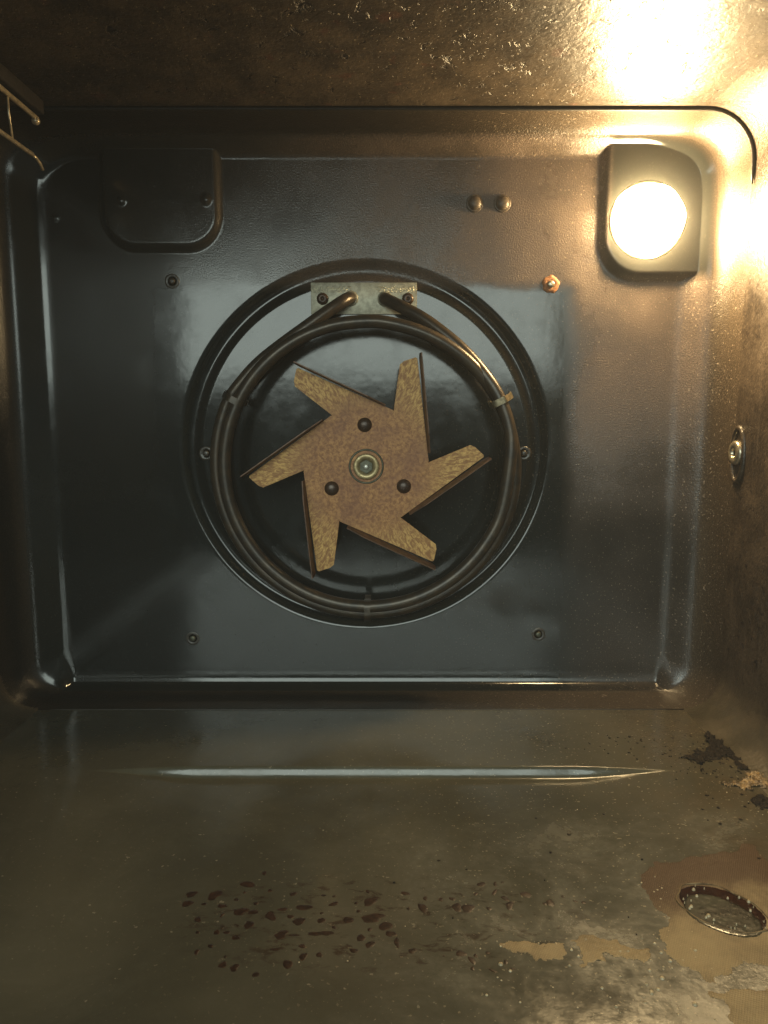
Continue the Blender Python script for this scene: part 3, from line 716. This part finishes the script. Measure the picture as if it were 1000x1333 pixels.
def drop_mesh(seed):
    rng = random.Random(seed); n = 18; v = []; f = []
    ph = [rng.uniform(0, 6.28) for _ in range(4)]; am = [rng.uniform(0.05, 0.22), rng.uniform(0.05, 0.16), rng.uniform(0.02, 0.12)]
    def rad(a): return 1 + am[0] * math.sin(2 * a + ph[0]) + am[1] * math.sin(3 * a + ph[1]) + am[2] * math.sin(5 * a + ph[2])
    for fr, h in ((1.12, -0.2), (1.0, 0.35), (0.8, 0.8), (0.45, 1.0)):
        for k in range(n):
            a = 2 * math.pi * k / n; r = fr * rad(a); v.append((r * math.cos(a), r * math.sin(a), h))
    v.append((0, 0, 1.03))
    for i in range(3):
        for k in range(n):
            l = (k + 1) % n; f.append((i * n + k, i * n + l, (i + 1) * n + l, (i + 1) * n + k))
    for k in range(n): f.append((3 * n + k, 3 * n + (k + 1) % n, 4 * n))
    me = pyd('grease_drop', v, f); me.materials.append(M['grease'])
    me.polygons.foreach_set('use_smooth', [True] * len(me.polygons)); return me
DM = [drop_mesh(s) for s in range(8)]
for i, (x, y, a, b_) in enumerate(DROPS):
    o = bpy.data.objects.new('grease_drop', DM[i % 8]); COL.objects.link(o)
    o.location = (x * MM, y * MM, fz(x, y) * MM)
    g = 1.75
    k_ = g * random.uniform(0.7, 1.3)
    o.scale = (a * k_ * MM, b_ * k_ * MM * 1.15, 0.13 * MM)
    o.rotation_euler = (0, 0, random.uniform(-0.7, 0.7) if max(a, b_) < 1.5 else random.uniform(-0.15, 0.15))
    tag(o, 'dark brown dried grease drop in the spatter on the oven floor', 'grease drop', 'brown grease drops spattered on the floor')

# pale fat beads and black crumbs nobody could count
def scatter(name, pts, mat, label, cat, lump=0.0):
    v = []; f = []; n = 8
    for x, y, r, h in pts:
        z = fz(x, y); o0 = len(v)
        ph = random.uniform(0, 6.28)
        for fr, hh in ((1.0, -0.15), (0.92, 0.45), (0.55, 0.88)):
            for k in range(n):
                a = 2 * math.pi * k / n + ph; q = r * fr * (1 + lump * random.uniform(-1, 1))
                v.append(((x + q * math.cos(a)) * MM, (y + q * math.sin(a)) * MM, (z + hh * h * (1 + lump * random.uniform(-1, 1))) * MM))
        v.append((x * MM, y * MM, (z + h) * MM))
        for i in range(2):
            for k in range(n):
                l = (k + 1) % n; f.append((o0 + i * n + k, o0 + i * n + l, o0 + (i + 1) * n + l, o0 + (i + 1) * n + k))
        for k in range(n): f.append((o0 + 2 * n + k, o0 + 2 * n + (k + 1) % n, o0 + 3 * n))
    o = link(name, pyd(name, v, f), mat); tag(o, label, cat, kind='stuff'); return o
rnd = random.Random(5); B = []
def cl(cx, cy, sx, sy, n, r0, r1):
    for _ in range(n):
        r = r0 * 0.7 + (r1 - r0 * 0.7) * rnd.random() ** 2.4
        p = (rnd.gauss(cx, sx), rnd.gauss(cy, sy), r, r * 0.8)
        if rnd.random() < 0.72: B.append(p)
cl(88, -236, 9, 5, 45, 0.2, 0.6); cl(65, -233.5, 7, 1.0, 18, 0.2, 0.45); cl(56, -252, 7, 6, 10, 0.4, 0.9)
cl(90, -262, 14, 6, 32, 0.3, 0.9); cl(118, -240, 5, 8, 24, 0.3, 0.8); cl(112, -245, 4, 5, 10, 0.5, 1.0)
cl(60, -205, 40, 14, 26, 0.12, 0.3); cl(100, -150, 50, 35, 26, 0.12, 0.32); cl(0, -120, 70, 15, 18, 0.1, 0.25); cl(20, -215, 40, 25, 24, 0.1, 0.35)
cl(188, -150, 6, 10, 14, 0.3, 0.8); cl(120, -206, 2, 9, 12, 0.25, 0.5); cl(120, -75, 45, 15, 26, 0.12, 0.3)
for k in range(26):
    a = rnd.uniform(0, 6.28); x, y = oval(rnd.uniform(0.6, 0.95), a); B.append((x, y - 1, 0.2 + 0.7 * rnd.random() ** 2, 1.2))
B = [p for p in B if abs(p[0]) < WX - RB - 2 and p[1] < YB - 8]
scatter('fat_beads', B, 'bead', 'tiny pale beads of spattered fat sprinkled over the oven floor', 'fat beads')
Kr = []
for cx_, cy_, sx, sy, n in ((160, -78, 20, 12, 30), (170, -108, 8, 8, 22), (120, -82, 12, 8, 14), (188, -115, 6, 22, 60), (181, -98, 9, 7, 30), (176, -150, 14, 14, 14), (100, -190, 50, 30, 14)):
    for _ in range(n):
        x, y = rnd.gauss(cx_, sx), rnd.gauss(cy_, sy)
        if x < WX - RB - 2 and y < YB - 8: Kr.append((x, y, rnd.uniform(0.2, 0.7) ** 1.3 * 1.5, rnd.uniform(0.15, 0.5)))
scatter('burnt_crumbs', Kr, 'char', 'scattered black burnt crumbs near the lamp-side corner of the floor', 'crumbs', 0.35)

# ------------------------------------------------------------------ thin haze volume added to give the lens glare around the lamp
hz = link('haze', boxmesh('haze', -0.32, 0.32, -0.62, 0.06, -0.05, 0.42), smooth=False)
hm = bpy.data.materials.new('haze'); hm.use_nodes = True
for n_ in list(hm.node_tree.nodes):
    if n_.type == 'BSDF_PRINCIPLED': hm.node_tree.nodes.remove(n_)
pvn = hm.node_tree.nodes.new('ShaderNodeVolumePrincipled')
pvn.inputs['Color'].default_value = (0.95, 0.95, 0.95, 1); pvn.inputs['Density'].default_value = 0.06
hm.node_tree.links.new(pvn.outputs[0], [n_ for n_ in hm.node_tree.nodes if n_.type == 'OUTPUT_MATERIAL'][0].inputs['Volume'])
hz.data.materials.append(hm); tag(hz, kind='stuff', label='faint haze volume added for the lens glare around the lamp')
